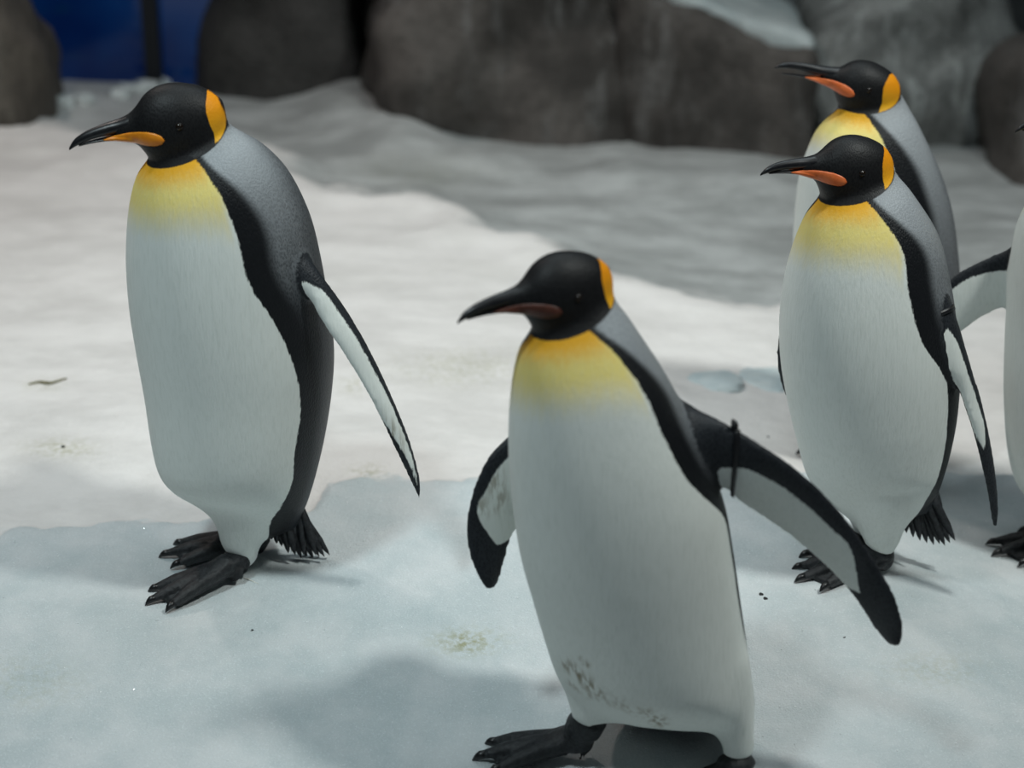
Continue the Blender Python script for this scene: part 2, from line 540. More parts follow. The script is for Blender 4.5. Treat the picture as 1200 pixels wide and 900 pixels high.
for (x_, y_, w_b, h_b, mt, sd, lb) in [(-2.6, 6.3, 0.5, 0.9, 'rock_dark', 31, 'dark boulder beyond the warm brown boulder by the tank'), (-3.6, 5.6, 0.6, 0.8, 'rock', 33, 'brown boulder standing clear of the others on the tank side'),
        (2.6, 5.4, 0.5, 0.7, 'rock_wet', 35, 'grey wet boulder beyond the angular brown rock'), (3.6, 4.9, 0.6, 0.9, 'rock', 37, 'large brown boulder standing clear beyond the grey wet boulder')]:
    pts = []
    for a_ in range(8):
        ca_, sa_ = math.cos(a_ * math.pi / 4), math.sin(a_ * math.pi / 4)
        pts.append((x_ + ca_ * w_b, y_ + sa_ * w_b * 0.8, -0.1)); pts.append((x_ + ca_ * w_b * 0.65, y_ + sa_ * w_b * 0.5, h_b * (0.85 + 0.15 * ca_)))
    rock('rock_boulder', pts, M[mt], lb, 0.07, 2.6, 0.045, sd)

# icy cap lying on the ledge
def ice_cap():
    pts = []
    for (px, py, h) in [(752, 168, .47), (800, 175, .42), (880, 183, .36), (956, 190, .31)]:
        g = ground_at(px, py)
        for dy in (0.07, 0.68):
            for dz in (-0.05, 0.035):
                pts.append(g + np.array([0, dy, h + dz]))
    return pts
rock('ice_sheet', ice_cap(), M['ice'], 'pale blue grey sheet of ice', 0.012, 6.0, 0.025, 19, 'ice', ledge)

# back wall and the blue tank window in it
def box(name, lo, hi, mat, parent=None, bev=0.0):
    bm = bmesh.new()
    bmesh.ops.create_cube(bm, size=1)
    lo, hi = np.array(lo, float), np.array(hi, float)
    for v in bm.verts:
        v.co = Vector((lo + hi) / 2 + np.array(v.co) * (hi - lo))
    if bev:
        bmesh.ops.bevel(bm, geom=bm.edges, offset=bev, segments=2, affect='EDGES')
    me = bpy.data.meshes.new(name); bm.to_mesh(me); bm.free()
    me.materials.append(mat)
    o = bpy.data.objects.new(name, me); C.objects.link(o)
    if parent is not None: o.parent = parent
    return o

YW = 6.30
wx0 = on_plane(-60, 60, YW)[0]; wx1 = on_plane(300, 60, YW)[0]
zb = on_plane(100, 118, YW)[2]
WB = 8.3
for lo, hi in (((-6.0, WB, -0.3), (6.0, WB + 0.2, 3.2)),):
    wl = box('wall_back', lo, hi, M['wall']); wl['kind'] = 'structure'
    wl['label'] = 'dark back wall of the enclosure'

for nm, lo, hi, lb in (('wall_left', (-6.2, -0.5, -0.3), (-6.0, 8.5, 3.2), 'dark side wall of the enclosure on the tank side'), ('wall_right', (6.0, -0.5, -0.3), (6.2, 8.5, 3.2), 'dark side wall of the enclosure opposite the tank')):
    wl = box(nm, lo, hi, M['wall']); wl['kind'] = 'structure'; wl['label'] = lb

def mat_water():
    m, nt, b = new_mat('lit_tank_water')
    k = NB(nt)
    v = k.coord()
    n = k.noise(v, 2.2, 3, 0.5)
    n2 = k.noise(k.coord((1, 1, 3)), 3.5, 4, 0.6)
    c = k.mix(k.step(n, 0.40, 0.62), (0.003, 0.014, 0.085), (0.004, 0.04, 0.17))
    c = k.mix(k.math('MULTIPLY', k.step(n2, 0.55, 0.72), 0.5), c, (0.004, 0.05, 0.085))
    b.inputs['Base Color'].default_value = (0.0, 0.01, 0.05, 1)
    b.inputs['Roughness'].default_value = 0.1
    nt.links.new(c, b.inputs['Emission Color'])
    b.inputs['Emission Strength'].default_value = 0.30
    return m
M['water'] = mat_water()
win = bpy.data.objects.new('window_1', None); C.objects.link(win)
win.location = (0, 0, 0); win['kind'] = 'structure'
win['label'] = 'blue lit tank window behind the rocks'
mx = on_plane(174, 60, YW)[0]
px = [wx0, mx, wx1]
for a, b_ in ((wx0, mx - 0.02), (mx + 0.02, wx1)):
    box('pane', (a, YW + 0.10, zb), (b_, YW + 0.12, 2.0), M['water'], win)
box('mullion', (mx - 0.025, YW + 0.05, zb - 0.01), (mx + 0.025, YW + 0.14, 2.01), M['frame'], win)
box('window_frame', (wx0 - 0.02, YW + 0.04, zb - 0.05), (wx1 + 0.02, YW + 0.14, zb), M['frame'], win)

# ------------------------------------------------------------------ penguins
HX, HY = 560.0, 250.0            # centre of the head profile, quarter-pixel units of the profile sheet
HEAD = np.array([  # u, top, bottom, half width
    (-262, 22, -20, 14), (-250, 82, -60, 58), (-225, 108, -98, 84), (-190, 134, -134, 106), (-140, 158, -172, 128), (-70, 174, -203, 142),
    (0, 176, -212, 143), (60, 162, -203, 131), (105, 136, -170, 112), (135, 104, -128, 92), (160, 72, -98, 72), (190, 47, -85, 54), (225, 30, -78, 43), (262, 16, -70, 33)], float)
UPPER = np.array([(150, 62, -18, 46), (190, 43, -28, 46), (240, 23, -40, 38), (300, 6, -52, 31), (360, -14, -64, 25), (410, -36, -80, 20), (450, -64, -98, 13), (475, -100, -112, 5)], float)
LOWER = np.array([(100, -40, -118, 60), (150, -42, -94, 54), (200, -46, -84, 44), (260, -52, -76, 32), (320, -60, -78, 23), (380, -72, -86, 16), (430, -88, -96, 8)], float)

def prof_loft(T, n, m, pw=2.0):
    S = cat_rom(T, n)
    ph = np.linspace(0, 2 * math.pi, m, endpoint=False)
    c, s = np.cos(ph), np.sin(ph)
    c = np.sign(c) * np.abs(c) ** (2 / pw); s = np.sign(s) * np.abs(s) ** (2 / pw)
    R = np.zeros((n, m, 3))
    R[:, :, 0] = S[:, 0:1]
    R[:, :, 1] = ((S[:, 1] + S[:, 2]) / 2)[:, None] + ((S[:, 1] - S[:, 2]) / 2)[:, None] * s
    R[:, :, 2] = np.maximum(S[:, 3:4], 1) * c
    return R

def head_w(u, v):
    t = np.interp(u, HEAD[:, 0], HEAD[:, 1]); b = np.interp(u, HEAD[:, 0], HEAD[:, 2]); w_ = np.interp(u, HEAD[:, 0], HEAD[:, 3])
    q = np.clip((v - (t + b) / 2) / ((t - b) / 2), -0.98, 0.98)
    w1 = w_ * np.sqrt(1 - q * q)
    t = np.interp(u, LOWER[:, 0], LOWER[:, 1]) + 8; b = np.interp(u, LOWER[:, 0], LOWER[:, 2]); w_ = np.interp(u, LOWER[:, 0], LOWER[:, 3])
    q = np.clip((v - (t + b) / 2) / ((t - b) / 2), -0.98, 0.98)
    return np.maximum(w1, w_ * np.sqrt(1 - q * q) * (u > 100))

PATCH_Y = np.array([50, 88, 104, 150, 190, 250, 290, 350, 400, 430, 470.])
PATCH_X = np.array([900, 790, 738, 726, 724, 740, 756, 758, 732, 716, 900.])

def make_foot(heel, toe, scale, parent, ankle, rad, liftless=True):
    """webbed three toed foot from heel to middle toe; ankle: world point where the leg enters"""
    heel = np.array(heel); toe = np.array(toe)
    d = toe - heel; L = np.linalg.norm(d[:2]); a = math.atan2(d[1], d[0])
    zh, zt = gz(heel[0], heel[1]), gz(toe[0], toe[1])
    ca, sa = math.cos(a), math.sin(a)
    def W(x, y, h):
        X = heel[0] + ca * x - sa * y; Y = heel[1] + sa * x + ca * y
        return np.array([X, Y, zh + (zt - zh) * x / L + h])
    Vs, Fs, off = [], [], 0
    def add(V, Fc):
        nonlocal off
        Vs.append(V); Fs.append(Fc + off); off += len(V)
    def tube(pts, rads, flat=1.0):
        pts = np.array(pts); n = len(pts)
        R = np.zeros((n, 12, 3))
        for i in range(n):
            t = pts[min(i + 1, n - 1)] - pts[max(i - 1, 0)]; t = t / np.linalg.norm(t)
            up = np.array([0, 0, 1.0]) if abs(t[2]) < 0.9 else np.array([ca, sa, 0])
            s = np.cross(t, up); s /= np.linalg.norm(s); u = np.cross(s, t)
            for j in range(12):
                p = 2 * math.pi * j / 12
                R[i, j] = pts[i] + rads[i] * (math.cos(p) * s + math.sin(p) * u * flat)
        add(*ring_loft(R))
    tips = []
    for ang, ln in ((-0.30, 0.92), (0.0, 1.0), (0.30, 0.90)):
        P = []
        for t in (0.0, 0.25, 0.5, 0.75, 1.0):
            x = 0.10 * L + t * (ln - 0.10) * L * math.cos(ang); y = t * (ln - 0.1) * L * math.sin(ang)
            P.append(W(x, y, 0.030 * scale * (1 - t) ** 1.3 + 0.009 * scale + (0.004 * scale if t in (0.5, 0.75) else 0)))
        tube(P, np.array([0.020, 0.015, 0.0125, 0.0115, 0.007]) * scale, 0.85)
        tips.append((P[-2], P[-1]))
    # web
    for s in (-1, 1):
        top = [W(0.12 * L, 0, 0.030 * scale), W(0.90 * L, 0, 0.011 * scale), W(0.83 * L, s * 0.12 * L, 0.010 * scale), W(0.82 * L * math.cos(.30), s * 0.82 * L * math.sin(.30), 0.011 * scale), W(0.10 * L, s * 0.06 * L, 0.026 * scale)]
        V = np.array(top + [t - np.array([0, 0, 0.011 * scale]) for t in top])
        Fc = [(0, 1, 2), (0, 2, 3), (0, 3, 4), (5, 7, 6), (5, 8, 7), (5, 9, 8)]
        for i in range(5):
            j = (i + 1) % 5
            Fc += [(i, i + 5, j), (j, i + 5, j + 5)]
        add(V, np.array(Fc))
    # heel pad and tarsus up into the leg
    an = np.array(ankle)
    tube([W(-0.02 * L, 0, 0.016 * scale), W(0.10 * L, 0, 0.030 * scale), (W(0.08 * L, 0, 0.035 * scale) + an) / 2, an], np.array([0.018, 0.026, 0.026, rad / scale]) * scale)
    em = voxel_fuse(np.vstack(Vs), np.vstack(Fs), 0.0028 * scale)
    V, E = mesh_arrays(em)
    V = lap_smooth(V, E, 3, 0.5)
    em.vertices.foreach_set('co', V.ravel()); em.update()
    em.polygons.foreach_set('use_smooth', [True] * len(em.polygons))
    em.materials.append(M['foot']); em.name = 'foot'
    fo = bpy.data.objects.new('foot', em); C.objects.link(fo)
    fo.parent = parent; fo.matrix_parent_inverse = parent.matrix_world.inverted()
    for (p0, p1) in tips:
        t = (p1 - p0); t /= np.linalg.norm(t)
        s = np.cross(t, [0, 0, 1.0]); s /= np.linalg.norm(s); u = np.cross(s, t)
        R = np.zeros((5, 8, 3))
        for i, (k_, r_, dz) in enumerate(((-0.006, .0062, 0), (0.004, .0058, 0.001), (0.009, .0042, 0.000), (0.013, .0024, -0.002), (0.016, .0006, -0.004))):
            for j in range(8):
                p = 2 * math.pi * j / 8
                R[i, j] = p1 + t * k_ * scale + u * dz * scale + r_ * scale * (math.cos(p) * s + math.sin(p) * u)
        V, Fc = ring_loft(R)
        mesh_np('claw', V, Fc, M['claw'], fo)
    return fo

def penguin(D):
    base = FEET[D['foot']]
    Y0 = base[1]
    root = bpy.data.objects.new('king_penguin', None)
    root.empty_display_size = 0.1
    C.objects.link(root)
    root.location = (base[0], base[1], gz(base[0], base[1]))
    bpy.context.view_layer.update()
    tag(root, D['label'], 'penguin', 'king penguins walking on the snow')
    thf = math.radians(D['face'])
    bx = D['base_x']
    mpp = (base[1] / math.cos(PITCH)) / F          # rough metres per pixel
    def offset(cx):
        return (cx - bx) * mpp * math.tan(-thf) * 0.6 if thf < 0 else 0.0
    parts, off = [], 0
    Vs, Fs, A = [], [], []
    def add(V, Fc, white, band, kind):
        nonlocal off
        Vs.append(V); Fs.append(Fc + off); off += len(V)
        A.append(np.stack([white, band, np.full(len(V), float(kind))], 1))
    # --- torso
    sec = np.array([(s[0], s[1], s[2], s[3], s[4]) for s in D['torso']], float)
    S = cat_rom(sec, 90)
    m = 120
    th = np.linspace(-math.pi, math.pi, m, endpoint=False)
    rings, wh = [], []
    for si_k, (lx, ly, rx, ry, bxp) in enumerate(S):
        tk = si_k / (len(S) - 1)
        cx = (lx + rx) / 2
        Y = Y0 + offset(cx)
        Lp, Rp = on_plane(lx, ly, Y), on_plane(rx, ry, Y)
        Cc, Ax = (Lp + Rp) / 2, (Rp - Lp) / 2
        r = np.linalg.norm(Ax)
        si, cs = np.sin(th), np.cos(th)
        e = 2 / 2.15
        si_, cs_ = np.sign(si) * np.abs(si) ** e, np.sign(cs) * np.abs(cs) ** e
        depth = np.array([0, -1, 0.10 + 0.42 * float(sstep(0.6, 0.95, tk))]) * r * D.get('deep', 0.95) * (0.62 + 0.38 * float(sstep(0.02, 0.30, tk)))
        rings.append(Cc + si_[:, None] * Ax + cs_[:, None] * depth)
        q = np.clip((bxp - cx) / ((rx - lx) / 2), -1, 0.999)
        thr = math.asin(np.sign(q) * abs(q) ** (1 / e))
        dl = thr - thf
        dd = np.abs((th - thf + math.pi) % (2 * math.pi) - math.pi)
        wh.append((dl - dd) * r)
    V, Fc = ring_loft(np.array(rings))
    wv = np.concatenate([np.array(wh).ravel(), [0.02, 0.02]])
    add(V, Fc, wv, np.ones(len(V)), 0)
    # --- thighs
    for lg in D['legs']:
        S = cat_rom(np.array([s[:4] for s in lg['sec']], float), 24)
        rings = []
        tt = np.linspace(0, 2 * math.pi, 48, endpoint=False)
        for (lx, ly, rx, ry) in S:
            Y = Y0 + lg['dy']
            Lp, Rp = on_plane(lx, ly, Y), on_plane(rx, ry, Y)
            Cc, Ax = (Lp + Rp) / 2, (Rp - Lp) / 2
            r = np.linalg.norm(Ax)
            rings.append(Cc + np.sin(tt)[:, None] * Ax + np.cos(tt)[:, None] * np.array([0, -r, 0]))
        V, Fc = ring_loft(np.array(rings))
        add(V, Fc, np.full(len(V), lg.get('white', 0.03)), np.zeros(len(V)), 1)
    # --- tail root
    if 'tail' in D:
        S = cat_rom(np.array(D['tail']['sec'], float), 20)
        rings = []
        for (lx, ly, rx, ry) in S:
            Lp, Rp = on_plane(lx, ly, Y0 + D['tail']['dy']), on_plane(rx, ry, Y0 + D['tail']['dy'])
            Cc, Ax = (Lp + Rp) / 2, (Rp - Lp) / 2
            r = np.linalg.norm(Ax)
            rings.append(Cc + np.sin(tt)[:, None] * Ax + np.cos(tt)[:, None] * np.array([0, -max(r * 0.7, .012), 0]))
        V, Fc = ring_loft(np.array(rings))
        add(V, Fc, np.full(len(V), -0.06), np.zeros(len(V)), 1)
    # --- flippers
    flip_info = []
    for fl in D['flippers']:
        S = cat_rom(np.array([list(s) for s in fl['st']], float), 60)     # lx ly tx ty dL dT a b
        ns = len(S)
        mm = 40
        ph = np.linspace(0, 2 * math.pi, mm, endpoint=False)
        pts = [(on_plane(s[0], s[1], Y0 + s[4]), on_plane(s[2], s[3], Y0 + s[5])) for s in S]
        mid = np.array([(a + b) / 2 for a, b in pts])
        rings, wh = [], []
        for i in range(ns):
            a, b = pts[i]
            ax = (a - b) / 2
            hw = np.linalg.norm(ax)
            t = mid[min(i + 1, ns - 1)] - mid[max(i - 1, 0)]
            nrm = np.cross(ax, t); nrm /= np.linalg.norm(nrm) + 1e-9
            if nrm[1] > 0: nrm = -nrm
            u = i / (ns - 1)
            thk = np.interp(u, [0, 0.12, 0.35, 0.8, 1.0], fl.get('thick', [0.034, 0.022, 0.013, 0.0075, 0.006]))
            thk = min(thk, max(hw * 0.9, 0.006))
            rings.append(mid[i] + np.cos(ph)[:, None] * ax + (np.sin(ph) * thk * np.where(np.cos(ph) < 0, 0.8 + 0.2 * (1 + np.cos(ph)), 1))[:, None] * nrm)
            v = (1 - np.cos(ph)) / 2
            sd = np.minimum(v - S[i, 6], S[i, 7] - v) * 2 * hw
            sd = np.minimum(sd, 0.012 + 0.03 * np.sin(ph))
            if fl.get('dark'): sd[:] = -0.06
            wh.append(sd)
        V, Fc = ring_loft(np.array(rings))
        wv = np.concatenate([np.array(wh).ravel(), [-0.02, -0.02]])
        add(V, Fc, wv, np.zeros(len(V)), 2)
        flip_info.append((np.array(rings), fl))
    # --- head
    hd = D['head']
    Yh = Y0 + hd.get('dy', offset(hd['c'][0]))
    hc = on_plane(hd['c'][0], hd['c'][1], Yh)
    zc = float((hc - CAM) @ FWD)
    U = hd['px'] / 4.0 * zc / F
    ya, pt, ro = math.radians(hd['yaw']), math.radians(hd['pitch']), math.radians(hd.get('roll', 0))
    f0 = np.array([-math.cos(ya), -math.sin(ya), 0]); zz_ = np.array([0, 0, 1.0])
    fw = f0 * math.cos(pt) + zz_ * math.sin(pt)
    up = zz_ * math.cos(pt) - f0 * math.sin(pt)
    lat = np.cross(fw, up)
    up, lat = up * math.cos(ro) + lat * math.sin(ro), lat * math.cos(ro) - up * math.sin(ro)
    def H(R, s=1.0):
        R = np.asarray(R, float)
        return hc + U * s * (R[..., 0:1] * fw + R[..., 1:2] * 1.04 * up + R[..., 2:3] * lat)
    vs = hd.get('vs', 1.0)
    HT = HEAD.copy(); HT[:, 1:3] *= vs; HT[:, 3] *= hd.get('ws', 1.0)
    V, Fc = ring_loft(H(prof_loft(HT, 60, 72)))
    add(V, Fc, np.full(len(V), -0.02), np.zeros(len(V)), 3)
    # --- fuse into one continuous skin
    V0, F0, A0 = np.vstack(Vs), np.vstack(Fs), np.vstack(A)
    em = voxel_fuse(V0, F0, 0.0042)
    V, E = mesh_arrays(em)
    bvh = BVHTree.FromPolygons(V0.tolist(), F0.tolist())
    def lookup(V):
        fi = np.empty(len(V), int); P = np.empty((len(V), 3))
        for i, v in enumerate(V.tolist()):
            loc, nr, ix, ds = bvh.find_nearest(v)
            fi[i] = ix; P[i] = loc
        T = F0[fi]
        a, b, c = V0[T[:, 0]], V0[T[:, 1]], V0[T[:, 2]]
        v0, v1, v2 = b - a, c - a, P - a
        d00, d01, d11 = (v0 * v0).sum(1), (v0 * v1).sum(1), (v1 * v1).sum(1)
        d20, d21 = (v2 * v0).sum(1), (v2 * v1).sum(1)
        den = d00 * d11 - d01 * d01; den = np.where(np.abs(den) < 1e-18, 1e-18, den)
        bb = np.clip((d11 * d20 - d01 * d21) / den, 0, 1); cc = np.clip((d00 * d21 - d01 * d20) / den, 0, 1)
        aa = 1 - bb - cc
        return aa[:, None] * A0[T[:, 0]] + bb[:, None] * A0[T[:, 1]] + cc[:, None] * A0[T[:, 2]]
    at = lookup(V)
    # smooth: more where limbs meet the trunk
    deg = np.bincount(E.ravel(), minlength=len(V)).astype(float)
    kd = (np.abs(at[E[:, 0], 2] - at[E[:, 1], 2]) > 0.5)
    jn = np.zeros(len(V)); jn[E[kd].ravel()] = 1
    for _ in range(9):
        q = np.maximum(np.zeros(len(V)), jn)
        np.maximum.at(q, E[:, 0], jn[E[:, 1]] * 0.93); np.maximum.at(q, E[:, 1], jn[E[:, 0]] * 0.93)
        jn = q
    V = lap_smooth(V, E, 3, 0.5)
    wj = (jn * 0.6)[:, None]
    V = lap_smooth(V, E, 14, wj)
    lowj = (np.abs(at[:, 2] - 1) < 0.6) | ((jn > 0.5) & (V[:, 2] < root.location.z + 0.25))
    V = lap_smooth(V, E, 30, np.where(lowj, np.maximum(jn, 0.0) * 0.7, 0)[:, None])
    wt = sstep(0.4, 0.0, np.abs(at[:, 2] - 0))[:, None] * 0.5
    V = lap_smooth(V, E, 6, wt)
    # blurred attribute transition at joints only
    white, band = at[:, 0].copy(), at[:, 1].copy()
    for _ in range(6):
        for arr in (white, band):
            s = np.bincount(E[:, 0], arr[E[:, 1]], len(V)) + np.bincount(E[:, 1], arr[E[:, 0]], len(V))
            arr += (s / deg - arr) * jn * 0.6
    em.vertices.foreach_set('co', V.ravel()); em.update()
    # --- head markings in head coordinates
    q = (V - hc) / U
    u_, v_, w_ = q @ fw, (q @ up) / 1.04, q @ lat
    Rh = np.array([264, 218 * vs * hd.get('hv', 1.0), 235])
    hq = np.sqrt((u_ / Rh[0]) ** 2 + (v_ / Rh[1]) ** 2 + (w_ / Rh[2]) ** 2)
    fwd_ok = np.where(u_ > 40, np.sqrt((v_ / Rh[1]) ** 2 + (w_ / Rh[2]) ** 2), hq)
    hood = (1 - np.minimum(hq, np.where(v_ > -150, fwd_ok, hq))) * 215 * U
    zy = HY - v_ / vs
    zx = HX - u_
    pe = np.interp(zy, PATCH_Y, PATCH_X) + hd.get('ps', 0)
    patch = np.minimum((zx - pe) * U, hood - 0.0012)
    patch = np.minimum(patch, (np.abs(w_) - 6) * U)
    pfade = np.clip((zy - 120) / 220, 0, 1)
    dist = np.maximum(-hood, 0)
    edge = np.exp(-np.maximum(white, 0) / 0.03) * sstep(0.0, 0.01, white)
    bw = 0.010 + 0.040 * sstep(0.0, 0.13, dist)
    band = (1 - sstep(bw * 0.7, bw * 1.25, -white)) * band
    yl = D.get('yl', 0.105)
    yellow = np.clip(1.02 - dist / (yl * (1 + 0.45 * edge)), 0, 1)
    silver = np.clip(1.12 - dist / D.get('sl', 0.23), 0, 1) * (at[:, 2] < 0.5) * (1 - 0.55 * sstep(0.08, 0.17, -white))
    silver = np.where((at[:, 2] > 1.5) & (at[:, 2] < 2.5), 0.03, np.maximum(silver, 0.05))
    soil = np.zeros(len(V))
    if 'soil' in D:
        sx, sy, _ = to_px(V)
        N = np.empty(len(V) * 3); em.vertices.foreach_get('normal', N); N = N.reshape(-1, 3)
        for (ax, ay, bx_, by_, rr, st) in D['soil']:
            d = np.array([bx_ - ax, by_ - ay]); l2 = d @ d
            t = np.clip(((sx - ax) * d[0] + (sy - ay) * d[1]) / l2, 0, 1)
            ds = np.hypot(sx - ax - t * d[0], sy - ay - t * d[1])
            soil = np.maximum(soil, st * np.exp(-(ds / rr) ** 2))
        soil *= (N[:, 1] < 0)
    for nme, arr in (('white', white), ('band', band), ('yellow', yellow), ('silver', silver), ('hood', hood), ('patch', patch), ('patchfade', pfade), ('soil', soil)):
        set_attr(em, nme, arr)
    em.polygons.foreach_set('use_smooth', [True] * len(em.polygons))
    em.materials.append(M['plumage']); em.name = 'body'
    body = bpy.data.objects.new('body', em); C.objects.link(body)
    inv = root.matrix_world.inverted()
    body.parent = root; body.matrix_parent_inverse = inv
    def child(name, V, Fc, mat, par=root, label=None):
        o = mesh_np(name, V, Fc, mat, par)
        if par is root: o.matrix_parent_inverse = inv
        if label: o['label'] = label
        return o
    # --- bill
    bs = hd.get('bill', 1.0)
    def stretch(T, dv=0.0):
        T = T.copy(); T[:, 0] = 150 + (T[:, 0] - 150) * bs
        T[:, 1:3] += (dv * np.maximum(T[:, 0:1] - 180, 0))
        return T
    gape = hd.get('gape', 0.0)
    V, Fc = ring_loft(H(prof_loft(stretch(UPPER, gape * 0.4), 30, 28, 1.9)))
    child('upper_bill', V, Fc, M['bill'])
    V, Fc = ring_loft(H(prof_loft(stretch(LOWER, -gape * 0.6), 26, 28, 2.0)))
    lb = child('lower_bill', V, Fc, M['bill'])
    # orange side plates of the lower bill
    for sgn in (1, -1):
        n, mth = 26, 9
        R = np.zeros((n, mth, 3)); R2 = np.zeros((n, mth, 3))
        for i in range(n):
            t = i / (n - 1)
            u0 = 34 + t * 280
            vc = np.interp(u0, [32, 110, 210, 314], [-52, -50, -56, -66])
            hh = np.interp(u0, [34, 38, 46, 60, 80, 110, 150, 210, 260, 314], [2, 10, 18, 25, 30, 33, 31, 23, 14, 2])
            for j in range(mth):
                f = j / (mth - 1)
                v0 = vc + hh * (2 * f - 1)
                us = 150 + (u0 - 150) * bs if u0 > 150 else u0
                vv = v0 - gape * 0.6 * max(us - 180, 0)
                bul = math.sin(math.pi * f) * 0.22 * hh
                wv_ = head_w(np.array(u0), np.array(v0))
                R[i, j] = (us, vv, sgn * (wv_ + 2 + bul))
                R2[i, j] = (us, vv, sgn * (wv_ - 14))
        G = np.concatenate([R, R2[:, ::-1]], 1)
        V, Fc = ring_loft(H(G))
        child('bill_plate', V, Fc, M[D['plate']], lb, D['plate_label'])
    # --- eyes
    for sgn in (1, -1):
        ec = H(np.array([-38.0, 8.0, sgn * (float(head_w(np.array(-38.0), np.array(8.0))) * hd.get('ws', 1) - 8)]))
        bm = bmesh.new(); bmesh.ops.create_uvsphere(bm, u_segments=16, v_segments=10, radius=20 * U)
        V = np.array([v.co for v in bm.verts]) + ec
        Fc = [[v.index for v in f.verts] for f in bm.faces]; bm.free()
        child('eye', V, Fc, M['eye'])
    # --- tail feathers
    if 'tail' in D:
        for ki, (ax, ay, bx_, by_, wd) in enumerate(D['tail']['blades']):
            a, b = on_plane(ax, ay, Y0 + D['tail']['dy'] - 0.012), on_plane(bx_, by_, Y0 + D['tail']['dy'] + random.uniform(-.02, .02))
            t = b - a; sd = np.cross(t, [0, 1, 0]); sd /= np.linalg.norm(sd)
            R = []
            for u, wq in ((0, .6), (.3, 1), (.7, .85), (.92, .4), (1, .05)):
                p = a + t * u; ww = wd * mpp * wq
                R.append([p + sd * ww, p + np.array([0, -.003, 0]), p - sd * ww, p + np.array([0, .003, 0])])
            V, Fc = ring_loft(np.array(R))
            child('tail_feather', V, Fc, M['tail'])
    # --- flipper band
    for (k_, pos, mat, tabv) in D.get('bands', []):
        rings, fl = flip_info[k_]
        i = int(pos * 59)
        c = rings[i].mean(0)
        R = []
        for ii, g in ((i, 0.0), (i, 0.7), (i + 1, 0.7), (i + 1, 0.0)):
            d = rings[ii] - rings[ii].mean(0)
            ln = np.linalg.norm(d, axis=1, keepdims=True)
            R.append(rings[ii].mean(0) + d * (1 + (0.006 * g - 0.002) / ln))
        V, Fc = ring_loft(np.array(R))
        bo = child('flipper_band', V, Fc, M[mat])
        le = rings[i][0]
        out = (rings[i][0] - c); out /= np.linalg.norm(out)
        tn = rings[min(i + 2, 59)].mean(0) - rings[max(i - 2, 0)].mean(0); tn /= np.linalg.norm(tn)
        nn = np.cross(out, tn)
        bm = bmesh.new(); bmesh.ops.create_cube(bm, size=1)
        bmesh.ops.bevel(bm, geom=bm.edges, offset=0.15, segments=2, affect='EDGES')
        V = np.array([v.co for v in bm.verts]); Fc = [[v.index for v in f.verts] for f in bm.faces]; bm.free()
        V = le + out * 0.004 + V[:, 0:1] * out * tabv[0] + V[:, 1:2] * tn * tabv[1] + V[:, 2:3] * nn * tabv[2]
        child('band_clasp', V, Fc, M[D.get('clasp', mat)], bo)
    # --- feet
    for ft in D['feet']:
        heel = ground_at(*ft['heel']); toe = ground_at(*ft['toe'])
        ank = on_plane(ft['ankle'][0], ft['ankle'][1], Y0 + ft.get('ady', 0))
        make_foot(heel, toe, ft.get('s', 1.0), root, ank, ft.get('rad', 0.02))
    return root

def lerp_flipper(root, tip, wd, dy, n=5):
    """a flipper hanging straight, mostly behind the trunk"""
    out = []
    r, t = np.array(root, float), np.array(tip, float)
    d = (t - r) / np.linalg.norm(t - r); s = np.array([-d[1], d[0]])
    if s[0] < 0: s = -s
    for u, q in ((0, .8), (.2, 1), (.5, .95), (.8, .7), (.95, .35), (1, .08)):
        p = r + (t - r) * u
        out.append((*(p + s * wd * q), *(p - s * wd * q), dy, dy, .25 if u < .8 else 1, 1 if u < .8 else 0))
    return out

def blades(x0, y0, x1, y1, tips, wd):
    out = []
    for i, (tx, ty) in enumerate(tips):
        f = i / max(len(tips) - 1, 1)
        out.append((x0 + (x1 - x0) * f, y0 + (y1 - y0) * f, tx, ty, wd))
    return out

